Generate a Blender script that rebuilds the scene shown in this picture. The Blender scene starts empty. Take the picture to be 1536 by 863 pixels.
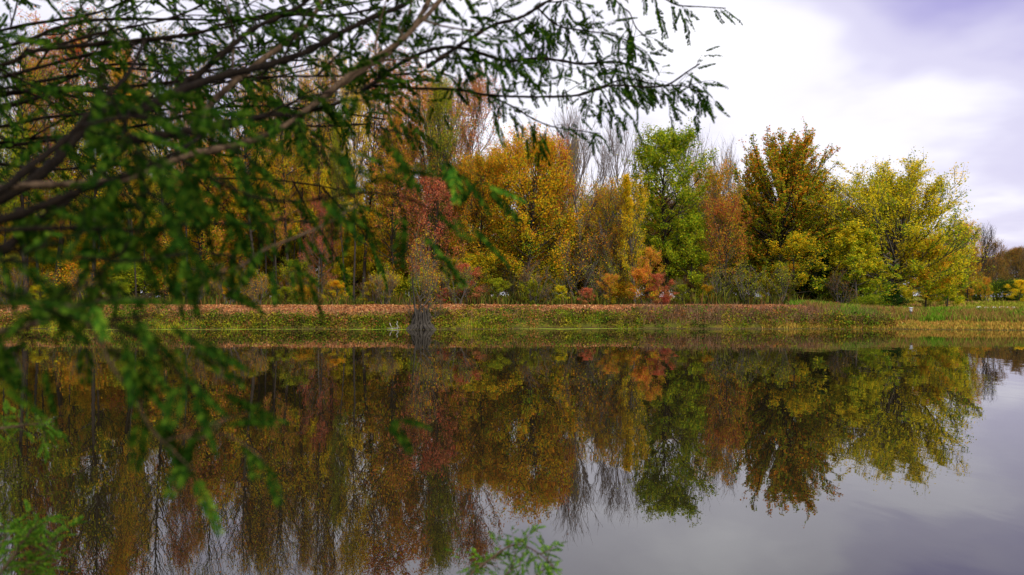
import bpy, math, random
import numpy as np
from mathutils import Vector
R = math.radians
scn = bpy.context.scene
C = scn.collection
FP, HZ, CH = 1205.0, 445.0, 2.2       # focal length in photo pixels, horizon row, camera height above the water

# ------------------------------------------------------------------ camera
cam_d = bpy.data.cameras.new('camera'); cam = bpy.data.objects.new('camera', cam_d); C.objects.link(cam)
cam.location = (0, 0, CH); cam.rotation_euler = (R(90 + 0.64), 0, 0)
cam_d.sensor_width = 36; cam_d.lens = 36 * FP / 1536
cam_d.clip_start = 0.05; cam_d.clip_end = 3000
cam_d.dof.use_dof = True; cam_d.dof.focus_distance = 45; cam_d.dof.aperture_fstop = 3.6
scn.camera = cam
# ------------------------------------------------------------------ world and sun
SUN_EL, SUN_AZ = R(42), R(150)
w = bpy.data.worlds.new('World'); scn.world = w; w.use_nodes = True
nt = w.node_tree; nt.nodes.clear()
def N(t, **k):
    n = nt.nodes.new(t)
    for a, v in k.items(): setattr(n, a, v)
    return n
def L(a, b): nt.links.new(a, b)
def M(op, a, b=None, c=None):
    n = nt.nodes.new('ShaderNodeMath'); n.operation = op
    for i, v in enumerate((a, b, c)):
        if v is None: continue
        if isinstance(v, (int, float)): n.inputs[i].default_value = v
        else: nt.links.new(v, n.inputs[i])
    return n.outputs[0]
def ramp(fac, stops, interp='LINEAR'):
    n = nt.nodes.new('ShaderNodeValToRGB'); n.color_ramp.interpolation = interp
    e = n.color_ramp.elements
    while len(e) < len(stops): e.new(0.5)
    for q, (p, c) in zip(e, stops):
        q.position = p; q.color = (*c, 1) if len(c) == 3 else c
    nt.links.new(fac, n.inputs[0]); return n.outputs[0]
def mixc(f, a, b, mode='MIX'):
    n = nt.nodes.new('ShaderNodeMix'); n.data_type = 'RGBA'; n.blend_type = mode
    for i, v in ((0, f), (6, a), (7, b)):
        if isinstance(v, (int, float)): n.inputs[i].default_value = v
        elif isinstance(v, tuple): n.inputs[i].default_value = (*v, 1)
        else: nt.links.new(v, n.inputs[i])
    return n.outputs[2]
def noise(vec, scale, detail=4, rough=0.55, dist=0.0):
    n = nt.nodes.new('ShaderNodeTexNoise')
    n.inputs['Scale'].default_value = scale; n.inputs['Detail'].default_value = detail
    n.inputs['Roughness'].default_value = rough; n.inputs['Distortion'].default_value = dist
    if vec is not None: nt.links.new(vec, n.inputs['Vector'])
    return n.outputs['Fac']
sky = N('ShaderNodeTexSky', sky_type='NISHITA', sun_disc=False, sun_elevation=SUN_EL, sun_rotation=SUN_AZ)
sky.air_density = 1.3; sky.dust_density = 2.0
tc = N('ShaderNodeTexCoord'); sp = N('ShaderNodeSeparateXYZ'); L(tc.outputs['Generated'], sp.inputs[0])
zz = M('ADD', M('ABSOLUTE', sp.outputs[2]), 0.22)
cb = N('ShaderNodeCombineXYZ'); L(M('DIVIDE', sp.outputs[0], zz), cb.inputs[0]); L(M('DIVIDE', sp.outputs[1], zz), cb.inputs[1])
cb.inputs[2].default_value = 3.7
n1 = noise(cb.outputs[0], 0.62, 5, 0.5, 0.3)
n2 = noise(cb.outputs[0], 1.9, 4, 0.5, 0.2)
dens = M('ADD', M('MULTIPLY', n1, 0.72), M('MULTIPLY', n2, 0.42)); dens = M('SUBTRACT', dens, 0.055)
# the grey-violet cloud that stands high on the right
def lobe(x, y, z, k):
    v = Vector((x, y, z)).normalized()
    d = N('ShaderNodeVectorMath', operation='DOT_PRODUCT'); L(tc.outputs['Generated'], d.inputs[0]); d.inputs[1].default_value = v
    return M('POWER', M('MAXIMUM', d.outputs['Value'], 0.0), k)
dens = M('ADD', dens, M('MULTIPLY', lobe(0.56, 1, 0.47, 70), 0.46))
dens = M('ADD', dens, M('MULTIPLY', lobe(0.74, 1, 0.07, 60), 0.20))
dens = M('SUBTRACT', dens, M('MULTIPLY', lobe(0.56, 1, 0.23, 90), 0.14))
cloud = ramp(dens, [(0.36, (11.6, 11.5, 12.0)), (0.49, (8.5, 8.3, 9.3)), (0.61, (6.3, 6.0, 7.8)), (0.80, (3.5, 3.2, 6.2))], 'EASE')
col = mixc(0.93, sky.outputs[0], cloud)
bg = N('ShaderNodeBackground'); bg.inputs['Strength'].default_value = 0.10; L(col, bg.inputs[0])
wo = N('ShaderNodeOutputWorld'); L(bg.outputs[0], wo.inputs[0])
w.cycles.sampling_method = 'MANUAL'; w.cycles.sample_map_resolution = 512
sd = bpy.data.lights.new('sun', 'SUN'); sd.energy = 3.0; sd.angle = R(12); sd.color = (1, 0.95, 0.88)
so = bpy.data.objects.new('sun', sd); C.objects.link(so)
sdir = Vector((math.sin(SUN_AZ) * math.cos(SUN_EL), math.cos(SUN_AZ) * math.cos(SUN_EL), math.sin(SUN_EL)))
so.rotation_euler = sdir.to_track_quat('Z', 'Y').to_euler(); so.location = (0, 0, 60)
# ------------------------------------------------------------------ colour management
vs = scn.view_settings; vs.view_transform = 'Standard'; vs.look = 'None'; vs.exposure = 0.32; vs.gamma = 1.0
scn.cycles.max_bounces = 6; scn.cycles.diffuse_bounces = 2; scn.cycles.glossy_bounces = 3; scn.cycles.transmission_bounces = 3
scn.cycles.caustics_reflective = False; scn.cycles.caustics_refractive = False

# ================================================================== materials
def mat(name):
    global nt
    m = bpy.data.materials.new(name); m.use_nodes = True; nt = m.node_tree; nt.nodes.clear(); return m
def out(sh, disp=None):
    o = nt.nodes.new('ShaderNodeOutputMaterial'); nt.links.new(sh, o.inputs[0])
def attr(n):
    a = nt.nodes.new('ShaderNodeAttribute'); a.attribute_name = n; return a
def leaf_mat(name, cols, trans=0.48, clump=0.45):
    """cols: the pigments found in one crown, from its commonest to its rarest ends"""
    m = mat(name)
    v = attr('v').outputs['Fac']; c = attr('c').outputs['Fac']
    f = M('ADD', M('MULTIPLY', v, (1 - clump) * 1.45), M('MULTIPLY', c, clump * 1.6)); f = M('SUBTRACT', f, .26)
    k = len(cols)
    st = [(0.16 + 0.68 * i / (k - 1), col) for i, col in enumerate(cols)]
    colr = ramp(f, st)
    oi = nt.nodes.new('ShaderNodeObjectInfo')
    hs = nt.nodes.new('ShaderNodeHueSaturation')
    hs.inputs['Saturation'].default_value = 1.0
    nt.links.new(M('ADD', M('MULTIPLY', oi.outputs['Random'], 0.25), 0.97), hs.inputs['Value'])
    nt.links.new(colr, hs.inputs['Color'])
    d = nt.nodes.new('ShaderNodeBsdfDiffuse'); nt.links.new(hs.outputs[0], d.inputs[0])
    t = nt.nodes.new('ShaderNodeBsdfTranslucent'); nt.links.new(hs.outputs[0], t.inputs[0])
    mx = nt.nodes.new('ShaderNodeMixShader'); mx.inputs[0].default_value = trans
    nt.links.new(d.outputs[0], mx.inputs[1]); nt.links.new(t.outputs[0], mx.inputs[2])
    out(mx.outputs[0]); return m
def bark_mat(name, a, b, scale=3.0):
    m = mat(name)
    t = nt.nodes.new('ShaderNodeTexCoord'); mp = nt.nodes.new('ShaderNodeMapping'); mp.inputs['Scale'].default_value = (scale * 3, scale * 3, scale * .5)
    nt.links.new(t.outputs['Object'], mp.inputs[0])
    f = noise(mp.outputs[0], 1.6, 5, .65)
    c = ramp(f, [(0.3, a), (0.7, b)])
    p = nt.nodes.new('ShaderNodeBsdfPrincipled'); p.inputs['Roughness'].default_value = .9; p.inputs['Specular IOR Level'].default_value = .08
    nt.links.new(c, p.inputs['Base Color'])
    bp = nt.nodes.new('ShaderNodeBump'); bp.inputs['Strength'].default_value = .5; bp.inputs['Distance'].default_value = .02
    nt.links.new(f, bp.inputs['Height']); nt.links.new(bp.outputs[0], p.inputs['Normal'])
    out(p.outputs[0]); return m
def colattr_mat(name, trans=.25):
    m = mat(name); c = attr('col').outputs['Color']
    d = nt.nodes.new('ShaderNodeBsdfDiffuse'); nt.links.new(c, d.inputs[0])
    t = nt.nodes.new('ShaderNodeBsdfTranslucent'); nt.links.new(c, t.inputs[0])
    mx = nt.nodes.new('ShaderNodeMixShader'); mx.inputs[0].default_value = trans
    nt.links.new(d.outputs[0], mx.inputs[1]); nt.links.new(t.outputs[0], mx.inputs[2]); out(mx.outputs[0]); return m

GOLD=(.78,.44,.012); ORNG=(.74,.28,.02); SALM=(.70,.25,.085); RED=(.56,.09,.045); PINK=(.58,.19,.12); RUST=(.38,.14,.02)
OLIV=(.25,.22,.014); YGRN=(.52,.48,.018); LIME=(.37,.43,.016); GREN=(.12,.24,.012); DGRN=(.035,.10,.010); BRWN=(.22,.13,.045); MAUV=(.40,.17,.13); YELL=(.85,.60,.02); DOLV=(.11,.10,.012)
PAL = {
 'gold':      [GREN, YGRN, YGRN, GOLD, GOLD, ORNG],
 'orange':    [GREN, OLIV, YGRN, GOLD, ORNG, SALM],
 'redorange': [GREN, YGRN, GOLD, ORNG, SALM, RED],
 'salmon':    [GREN, OLIV, SALM, GOLD, SALM, PINK],
 'pink':      [OLIV, MAUV, SALM, PINK, SALM, RED],
 'red':       [RUST, RED, PINK, RED, PINK],
 'rust':      [OLIV, GREN, YGRN, RUST, GOLD, ORNG],
 'spiky':     [OLIV, GREN, YGRN, OLIV, GREN, LIME, RUST, ORNG],
 'rustgreen': [GREN, LIME, YGRN, GOLD, RUST, ORNG],
 'olive':     [DOLV, GREN, OLIV, GREN, YGRN],
 'yellowgreen':[GREN, OLIV, YGRN, YGRN, YGRN, YELL],
 'limegreen': [GREN, LIME, YGRN, YELL],
 'green':     [GREN, OLIV, YGRN, LIME, LIME, GREN],
 'greenmix':  [DGRN, OLIV, GREN, YGRN, GOLD],
 'darkgreen': [(.012,.03,.008), DGRN, (.02,.05,.012)],
 'yellow':    [GREN, YGRN, YELL, YELL, GOLD],
 'brown':     [DOLV, BRWN, OLIV, BRWN, RUST],
 'mauve':     [BRWN, MAUV, PINK, MAUV, GOLD],
}
LM = {k: leaf_mat('leaves_' + k, v) for k, v in PAL.items()}
BARK_G = bark_mat('bark_grey', (.045,.038,.032), (.16,.14,.12))
BARK_D = bark_mat('bark_dark', (.018,.014,.011), (.06,.048,.038))
BARK_B = bark_mat('bark_brown', (.07,.045,.03), (.20,.13,.085))
BARK_T = bark_mat('bark_twiggy', (.11,.09,.085), (.27,.23,.21))
BARK_P = bark_mat('bark_pale', (.15,.13,.11), (.36,.33,.29))

# ================================================================== mesh helpers
def norm(a): return a / np.maximum(np.linalg.norm(a, axis=-1, keepdims=True), 1e-9)
class Geo:
    def __init__(s): s.v=[]; s.q=[]; s.t=[]; s.n=0; s.qa={}; s.order=[]
    def add(s, V, F, **at):
        V=np.asarray(V,float); F=np.asarray(F,int)+s.n; s.v.append(V); s.n+=len(V)
        s.order.append((F, at))
def build_mesh(name, geo, mats, smooth=False):
    V = np.concatenate(geo.v); me = bpy.data.meshes.new(name)
    nf = sum(len(f) for f,_ in geo.order)
    lt = np.concatenate([np.full(len(f), f.shape[1]) for f,_ in geo.order]); li = np.concatenate([f.ravel() for f,_ in geo.order])
    me.vertices.add(len(V)); me.vertices.foreach_set('co', V.astype(np.float32).ravel())
    me.loops.add(len(li)); me.loops.foreach_set('vertex_index', li.astype(np.int32))
    me.polygons.add(nf); me.polygons.foreach_set('loop_start', np.concatenate([[0], np.cumsum(lt)[:-1]]).astype(np.int32))
    keys = set(k for _,a in geo.order for k in a)
    for k in keys:
        vals = []
        for f,a in geo.order:
            x = a.get(k, 0.0); x = np.asarray(x, float)
            if k == 'col': vals.append(np.broadcast_to(x, (len(f),3)))
            else: vals.append(np.broadcast_to(x, (len(f),)))
        A = np.concatenate(vals)
        if k == 'col':
            at = me.attributes.new('col', 'FLOAT_COLOR', 'POINT'); pc = np.ones((len(V),4), np.float32)
            pc[li, :3] = np.repeat(A, lt, axis=0); at.data.foreach_set('color', pc.ravel())
        else:
            at = me.attributes.new(k, 'FLOAT', 'FACE'); at.data.foreach_set('value', A.astype(np.float32))
    for m in mats: me.materials.append(m)
    if smooth: me.polygons.foreach_set('use_smooth', np.ones(nf, bool))
    me.update(calc_edges=True); return me
def tubes(P, Rd, sides):
    """P (N,k,3) polylines, Rd (N,k) radii"""
    P=np.asarray(P,float); Rd=np.asarray(Rd,float); n,k,_=P.shape
    T=np.gradient(P,axis=1); T=norm(T)
    ref=np.where(np.abs(T[:,:1,2:3])>.9, np.array([[[1.,0,0]]]), np.array([[[0,0,1.]]]))
    ref=np.broadcast_to(ref,T.shape)
    A=norm(np.cross(T,ref)); B=np.cross(T,A)
    a=np.arange(sides)*2*math.pi/sides
    V=P[:,:,None]+Rd[:,:,None,None]*(A[:,:,None]*np.cos(a)[:,None]+B[:,:,None]*np.sin(a)[:,None])
    idx=np.arange(n*k*sides).reshape(n,k,sides)
    i0=idx[:,:-1]; i1=idx[:,1:]
    F=np.stack([i0,np.roll(i0,-1,2),np.roll(i1,-1,2),i1],-1).reshape(-1,4)
    return V.reshape(-1,3),F
def link(name, me, parent=None, loc=None):
    o=bpy.data.objects.new(name,me); C.objects.link(o)
    if parent: o.parent=parent
    if loc is not None: o.location=loc
    return o
def tag(o,label=None,cat=None,group=None,kind=None):
    if label:o['label']=label
    if cat:o['category']=cat
    if group:o['group']=group
    if kind:o['kind']=kind
    return o
def PX(px,D): return (px-768)/FP*D
def PZ(py,D): return CH-(py-HZ)/FP*D
def P3(px,py,D): return np.array([PX(px,D),D,PZ(py,D)])

# ================================================================== terrain
def vnoise(x,y,s=1.0,seed=0):
    r=np.zeros_like(x,float); rg=np.random.RandomState(seed)
    for o in range(5):
        f=s*1.9**o; a=.6**o; ph=rg.rand(4)*6.28; th=rg.rand()*3.14
        u=x*math.cos(th)+y*math.sin(th); v=-x*math.sin(th)+y*math.cos(th)
        r+=a*np.sin(u*f+ph[0]+1.3*np.sin(v*f*.7+ph[1]))*np.cos(v*f+ph[2]+1.1*np.sin(u*f*.6+ph[3]))
    return r
def sst(a,b,x): t=np.clip((x-a)/(b-a),0,1); return t*t*(3-2*t)
def shore(x): return 54.4+.45*np.sin(x*.11+.4)+.35*np.sin(x*.31)+.22*np.sin(x*1.3)+.15*np.sin(x*2.9+1)-1.3*sst(18,34,x)
def nearedge(x): return 2.9+.3*np.sin(x*.9)+.15*np.sin(x*2.7)+.02*x*x
def height(x,y):
    x=np.asarray(x,float); y=np.asarray(y,float)
    s=shore(x); right=sst(20,30,x)
    top=1.46-.60*right
    far=-1.1+1.1*sst(s-4,s,y)+top*(.35*sst(s-.1,s+1.0,y)+.65*sst(s+.3,s+5.6-1.0*right,y))+.5*right*sst(s+8,s+45,y)
    far+=.05*vnoise(x,y,1.1,3)*sst(s,s+1.2,y)+.10*vnoise(x,y,.25,5)*sst(s+6,s+14,y)
    e=nearedge(x)
    near=-1.1+1.75*(1-sst(e-1.6,e+1.4,y))+.04*vnoise(x,y,2.,9)*(1-sst(e-1.,e,y))
    side=2.6*sst(95,110,np.abs(x))
    return np.maximum(np.maximum(far,near),-1.1+side)
def grid(xs,ys):
    X,Y=np.meshgrid(xs,ys); V=np.stack([X,Y,height(X,Y)],-1).reshape(-1,3)
    n,m=len(ys),len(xs); i=np.arange(n*m).reshape(n,m)
    F=np.stack([i[:-1,:-1],i[:-1,1:],i[1:,1:],i[1:,:-1]],-1).reshape(-1,4); return V,F
ys=np.concatenate([np.linspace(-200,-8,9)[:-1],np.arange(-8,8,.4),np.arange(8,50,3),np.arange(50,66,.22),np.arange(66,100,1.5),np.geomspace(100,900,16)])
xs=np.concatenate([-np.geomspace(900,70,14),np.arange(-66,66,.45),np.geomspace(70,900,14)])
g=Geo(); V,F=grid(xs,ys); g.add(V,F)
mg=mat('ground')
geo=nt.nodes.new('ShaderNodeNewGeometry'); sp=nt.nodes.new('ShaderNodeSeparateXYZ'); nt.links.new(geo.outputs['Position'],sp.inputs[0])
na=noise(geo.outputs['Position'],1.1,6,.65); nb=noise(geo.outputs['Position'],9,4,.7); nc=noise(geo.outputs['Position'],.12,3)
litter=ramp(nb,[(.3,(.12,.06,.03)),(.5,(.38,.16,.07)),(.7,(.50,.24,.10))])
green=ramp(na,[(.3,(.05,.05,.012)),(.5,(.09,.09,.012)),(.7,(.17,.11,.02))])
field=ramp(na,[(.3,(.10,.13,.015)),(.55,(.20,.19,.02)),(.75,(.30,.20,.04))])
soil=ramp(nb,[(.3,(.03,.02,.012)),(.7,(.10,.065,.03))])
up=nt.nodes.new('ShaderNodeMapRange'); nt.links.new(M('ADD',sp.outputs[2],M('MULTIPLY',na,.6)),up.inputs[0]); up.inputs[1].default_value=1.1; up.inputs[2].default_value=1.6
c1=mixc(up.outputs[0],green,litter)
rt=nt.nodes.new('ShaderNodeMapRange'); nt.links.new(M('ADD',sp.outputs[0],M('MULTIPLY',nc,14)),rt.inputs[0]); rt.inputs[1].default_value=27; rt.inputs[2].default_value=35
c2=mixc(rt.outputs[0],c1,field)
wd=nt.nodes.new('ShaderNodeMapRange'); nt.links.new(sp.outputs[1],wd.inputs[0]); wd.inputs[1].default_value=62.5; wd.inputs[2].default_value=64.5
inw=M('MULTIPLY',wd.outputs[0],M('SUBTRACT',1.0,rt.outputs[0]))
c3=mixc(inw,c2,ramp(nb,[(.3,(.05,.03,.015)),(.7,(.22,.11,.05))]))
wet=nt.nodes.new('ShaderNodeMapRange'); nt.links.new(sp.outputs[2],wet.inputs[0]); wet.inputs[1].default_value=.02; wet.inputs[2].default_value=.14
c4=mixc(wet.outputs[0],soil,c3)
p=nt.nodes.new('ShaderNodeBsdfPrincipled'); p.inputs['Roughness'].default_value=.95; p.inputs['Specular IOR Level'].default_value=.03; nt.links.new(c4,p.inputs['Base Color'])
bp=nt.nodes.new('ShaderNodeBump'); bp.inputs['Distance'].default_value=.05; nt.links.new(nb,bp.inputs['Height']); nt.links.new(bp.outputs[0],p.inputs['Normal']); out(p.outputs[0])
tag(link('ground',build_mesh('ground',g,[mg],True)),kind='structure')

# ================================================================== water
mw=mat('pond_water')
tcn=nt.nodes.new('ShaderNodeNewGeometry')
mp=nt.nodes.new('ShaderNodeMapping'); mp.inputs['Scale'].default_value=(1.0,.55,1); nt.links.new(tcn.outputs['Position'],mp.inputs[0])
w1=noise(mp.outputs[0],1.2,2,.5,.4); w2=noise(mp.outputs[0],7,2,.5)
hgt=M('ADD',M('MULTIPLY',w1,1.0),M('MULTIPLY',w2,.06))
bp=nt.nodes.new('ShaderNodeBump'); bp.inputs['Strength'].default_value=.35; bp.inputs['Distance'].default_value=.007; nt.links.new(hgt,bp.inputs['Height']); nt.links.new(M('MULTIPLY_ADD',noise(tcn.outputs['Position'],.11,3,.5),1.5,-.35),bp.inputs['Strength'])
fr=nt.nodes.new('ShaderNodeFresnel'); fr.inputs[0].default_value=1.72; nt.links.new(bp.outputs[0],fr.inputs[1])
df=nt.nodes.new('ShaderNodeBsdfDiffuse'); df.inputs[0].default_value=(.010,.008,.004,1)
gl=nt.nodes.new('ShaderNodeBsdfGlossy'); gl.inputs['Roughness'].default_value=.004; gl.inputs[0].default_value=(.95,.95,.95,1); nt.links.new(bp.outputs[0],gl.inputs['Normal'])
mx=nt.nodes.new('ShaderNodeMixShader'); nt.links.new(fr.outputs[0],mx.inputs[0]); nt.links.new(df.outputs[0],mx.inputs[1]); nt.links.new(gl.outputs[0],mx.inputs[2]); out(mx.outputs[0])
g=Geo(); g.add([(-105,0,0),(105,0,0),(105,62,0),(-105,62,0)],[(0,1,2,3)])
tag(link('pond_water',build_mesh('pond_water',g,[mw])),kind='structure')

def sst(a,b,x): t=np.clip((x-a)/(b-a),0,1); return t*t*(3-2*t)
# ================================================================== tree generator
def grow(seed, H=18., trunk_r=.2, base=.3, width=8., nprim=30, ang=(75,35), up=.25, nsec=7, ntw=5, shape='oval', lean=0.,
         secang=45, sec=.5, tw=.45, wob=.10, stems=1, twr=.012, prim_len=1.0, droop=0., env=None, fill=(.68,.98), seclen=None, fork=1., tk=3):
    rg=np.random.RandomState(seed); tr=[]; pr=[]; se=[]; ti=[]
    def path(p,d,Ln,k,trop,wb):
        pts=[p]; d=np.array(d,float)
        for i in range(k-1):
            d=d+rg.randn(3)*wb+np.array([0,0,trop-droop*(i/(k-1))]); d/=np.linalg.norm(d)
            pts.append(pts[-1]+d*Ln/(k-1))
        return np.array(pts)
    def prof(t):
        if shape=='oval': return max(.15,math.sin(math.pi*min(.98,.18+.80*t))**.8)
        if shape=='round': return max(.2,math.sqrt(max(0,1-(1.55*t-.62)**2)))
        if shape=='cone': return 1.0-.8*t
        if shape=='vase': return .45+.55*math.sin(math.pi*min(.9,t*.8+.1))
        if shape=='column': return .55+.45*math.sin(math.pi*t)
        return 1.
    for s in range(stems):
        if stems>1:
            a=rg.rand()*6.28; off=np.array([math.cos(a),math.sin(a),0])*rg.uniform(.0,.05)*H
            d0=np.array([math.cos(a)*rg.uniform(.1,.45),math.sin(a)*rg.uniform(.1,.45),1.]); hh=H*rg.uniform(.65,1)
        else: off=np.zeros(3); d0=np.array([lean,0,1.]); hh=H
        T=path(off+np.array([0,0,-.15]),d0/np.linalg.norm(d0),hh*.97*min(1,fork+.06),11,.02,.035)
        rr=trunk_r*(1-np.linspace(0,1,11))**.85+.02; rr[0]*=1.5
        if stems>1: rr=rr*.6
        tr.append((T,rr)); n=nprim//stems
        for i in range(n):
            t=((i+rg.rand())/n)**.88; h=base+(fork-base)*t*.97; f=h/min(1,fork+.06)*10; j=min(9,int(f)); p=T[j]+(T[j+1]-T[j])*(f-j)
            az=i*2.399+rg.rand()*.9; an=R(ang[0]+(ang[1]-ang[0])*t+rg.uniform(-9,9))
            d=np.array([math.cos(az)*math.sin(an),math.sin(az)*math.sin(an),math.cos(an)])
            if env:
                # length that takes the limb to the crown's ellipsoid
                zc=H*env[0]; ax_=np.array([width*.5,width*.5,H*(1-env[0])*.97 if d[2]>0 else H*env[1]]); e=d+np.array([0,0,up*.9]); e/=np.linalg.norm(e)
                o_=(p-np.array([0,0,zc]))/ax_; dd_=e/ax_; A_=dd_@dd_; B_=o_@dd_; C_=o_@o_-1; q_=B_*B_-A_*C_
                ln=((-B_+math.sqrt(q_))/A_ if q_>0 else .6); hp=(p+e*ln-np.array([0,0,zc]))/ax_; hr=abs(math.hypot(hp[0],hp[1])); hz_=abs(hp[2])
                ln*=1/max(.6,(hr**3.2+hz_**3.2)**(1/3.2))*rg.uniform(*fill); ln=max(ln,.6)
            else: ln=width*.5*prof(t)*rg.uniform(.75,1.15)*prim_len/max(.55,math.sin(an))
            r0=min(np.interp(f,range(11),rr)*.6, .012+ln*.014)
            Pp=path(p,d,ln,7,up*.35,wob); rp=r0*(1-np.linspace(0,.85,7)); pr.append((Pp,rp))
            for m in range(nsec):
                u=.22+.78*((m+rg.rand())/nsec)**(.7 if env else 1); f2=u*6; j2=min(5,int(f2)); q=Pp[j2]+(Pp[j2+1]-Pp[j2])*(f2-j2); dd=norm(Pp[j2+1]-Pp[j2])
                sd=norm(dd+norm(rg.randn(3))*math.tan(R(secang))*.8+np.array([0,0,up*.5])); l2=(ln*sec*(1.1-.55*u)*rg.uniform(.6,1.2)+.25) if not seclen else rg.uniform(*seclen)
                S=path(q,sd,l2,5,up*.3,wob); se.append((S,r0*.38*(1-np.linspace(0,.8,5))+twr*.5))
                for z in range(ntw):
                    u3=.15+.85*(z+rg.rand())/ntw; f3=u3*4; j3=min(3,int(f3)); q3=S[j3]+(S[j3+1]-S[j3])*(f3-j3); d3=norm(S[j3+1]-S[j3])
                    td=norm(d3+norm(rg.randn(3))*math.tan(R(secang))*.8+np.array([0,0,up*.5])); l3=l2*tw*rg.uniform(.5,1.2)+.12
                    W=path(q3,td,l3,tk,up*.3,wob); ti.append((W,twr*(1-np.linspace(0,.7,tk))))
    return tr,pr,se,ti
def stack(lst): return np.array([a for a,_ in lst]), np.array([b for _,b in lst])
def leafquads(rg, pos, size, flat=0.3, aspect=.62, dirs=None):
    n=len(pos)
    nrm=norm(rg.randn(n,3)+np.array([0,-.0,flat*2])); a=rg.randn(n,3)
    if dirs is not None: a=dirs+rg.randn(n,3)*.5
    a=norm(a-nrm*np.sum(a*nrm,1,keepdims=True)); b=np.cross(nrm,a); s=(size*rg.uniform(.6,1.35,n))[:,None]
    V=np.stack([pos-a*s*.5, pos+b*s*aspect*.5+a*s*.05, pos+a*s*.5, pos-b*s*aspect*.5+a*s*.05],1)
    return V.reshape(-1,3), np.arange(n*4).reshape(n,4)
VAR={}
def variant(key, seed, leaves=14000, lsize=.2, spread=.16, flat=.3, gap=.12, lev=(.35,.65), along=False, thin=0, **k):
    tr,pr,se,ti=grow(seed,**k); rg=np.random.RandomState(seed+1000)
    gt=Geo()
    P,Q=stack(tr); gt.add(*tubes(P,Q,9)); 
    gb=Geo(); P,Q=stack(pr); gb.add(*tubes(P,Q,5)); P,Q=stack(se); gb.add(*tubes(P,Q,3)); P,Q=stack(ti); gb.add(*tubes(P,Q,3))
    H=k.get('H',18.)
    d={'trunk':build_mesh(key+'_trunk',gt,[BARK_G],True),'branches':build_mesh(key+'_branches',gb,[BARK_G]), 'H':H, 'W':k.get('width',8.)}
    allp=np.concatenate([a for a,_ in pr+se+ti])
    ex=np.percentile(np.abs(allp[:,0]),97); d['ext']=np.percentile(np.abs(allp[:,0]),99.3) if k.get('env') else ex; d['top']=allp[:,2].max()
    if leaves:
        S,_=stack(se); W,_=stack(ti); keep=rg.rand(len(W))>gap
        n2=int(leaves*lev[0]); n3=int(leaves*lev[1])
        def samp(A,n,ids,hi=1.0):
            i=rg.choice(ids,n); u=rg.rand(n)**.8*hi*(A.shape[1]-1); j=np.minimum(u.astype(int),A.shape[1]-2); f=(u-j)[:,None]
            return A[i,j]*(1-f)+A[i,j+1]*f, i, norm(A[i,j+1]-A[i,j])
        p2,i2,d2=samp(S,n2,np.where(rg.rand(len(S))>gap)[0]); p3,i3,d3=samp(W,n3,np.where(keep)[0])
        cs=rg.rand(len(S)); cw=np.clip(np.repeat(cs,len(W)//len(S))[:len(W)]+rg.randn(len(W))*.18,0,1) if len(W)>=len(S) else rg.rand(len(W))
        pos=np.concatenate([p2,p3])+rg.randn(n2+n3,3)*spread; c=np.concatenate([cs[i2],cw[i3]]); dr=np.concatenate([d2,d3])
        zt=np.clip(pos[:,2]/H,0,1)
        if thin:
            kp=rg.rand(len(pos))>thin*sst(.38,.76,zt); pos=pos[kp]; c=c[kp]; dr=dr[kp]; zt=zt[kp]
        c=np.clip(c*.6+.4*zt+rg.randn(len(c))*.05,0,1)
        gl=Geo(); V,F=leafquads(rg,pos,lsize,flat,dirs=dr if along else None); gl.add(V,F,v=rg.rand(len(pos)),c=c)
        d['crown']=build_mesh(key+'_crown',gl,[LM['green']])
    VAR[key]=d
# general leafy trees
for i in range(3): variant(f'oval{i}',10+i,fork=.82,leaves=34000,lsize=.16,gap=.1,spread=.2,H=17,width=8.8,base=.12,nprim=56,ang=(88,25),up=.25,env=(.50,.42),trunk_r=.17,tw=.5)
for i in range(2): variant(f'column{i}',30+i,leaves=16000,lsize=.16,H=17,width=5,base=.12,nprim=40,ang=(55,20),up=.4,env=(.5,.42),nsec=6,trunk_r=.14)
for i in range(3): variant(f'tall{i}',40+i,thin=.9,twr=.009,fork=.9,leaves=27000,lsize=.16,spread=.18,gap=.22,H=25,width=8,base=.26,nprim=42,ang=(78,22),up=.3,env=(.60,.40),trunk_r=.19,sec=.55,nsec=6)
for i in range(2): variant(f'sparse{i}',50+i,leaves=17000,lsize=.16,gap=.2,H=25,width=7,base=.36,nprim=36,ang=(52,16),up=.45,shape='vase',trunk_r=.18,sec=.6,nsec=7,twr=.015)
for i in range(3): variant(f'open{i}',150+i,fork=.8,leaves=12000,lsize=.155,gap=.4,spread=.16,H=15,width=8,base=.2,nprim=40,ang=(80,25),up=.25,env=(.55,.40),trunk_r=.13,twr=.011)
for i in range(3): variant(f'bare{i}',60+i,leaves=500,lsize=.14,gap=.5,H=21,width=8.5,base=.26,nprim=34,ang=(48,10),up=.42,shape='vase',trunk_r=.17,sec=.65,nsec=8,ntw=5,secang=28,twr=.0125,wob=.05)
variant('broad0',70,fork=.6,tk=4,leaves=66000,lsize=.165,spread=.16,flat=.1,H=15.5,width=13.5,base=.10,nprim=92,ang=(100,6),up=.22,env=(.44,.42),fill=(.62,1.0),sec=.36,nsec=8,ntw=5,tw=.5,secang=36,trunk_r=.24,along=True)
variant('spiky0',80,fork=.66,tk=4,leaves=58000,lsize=.165,spread=.09,flat=0.,gap=.02,H=17.8,width=9.6,base=.12,nprim=110,ang=(95,4),up=.16,env=(.60,.5),fill=(.55,.88),seclen=(.9,1.7),nsec=10,ntw=2,tw=.35,secang=24,trunk_r=.22,wob=.03,lev=(.8,.2),along=True)
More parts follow.
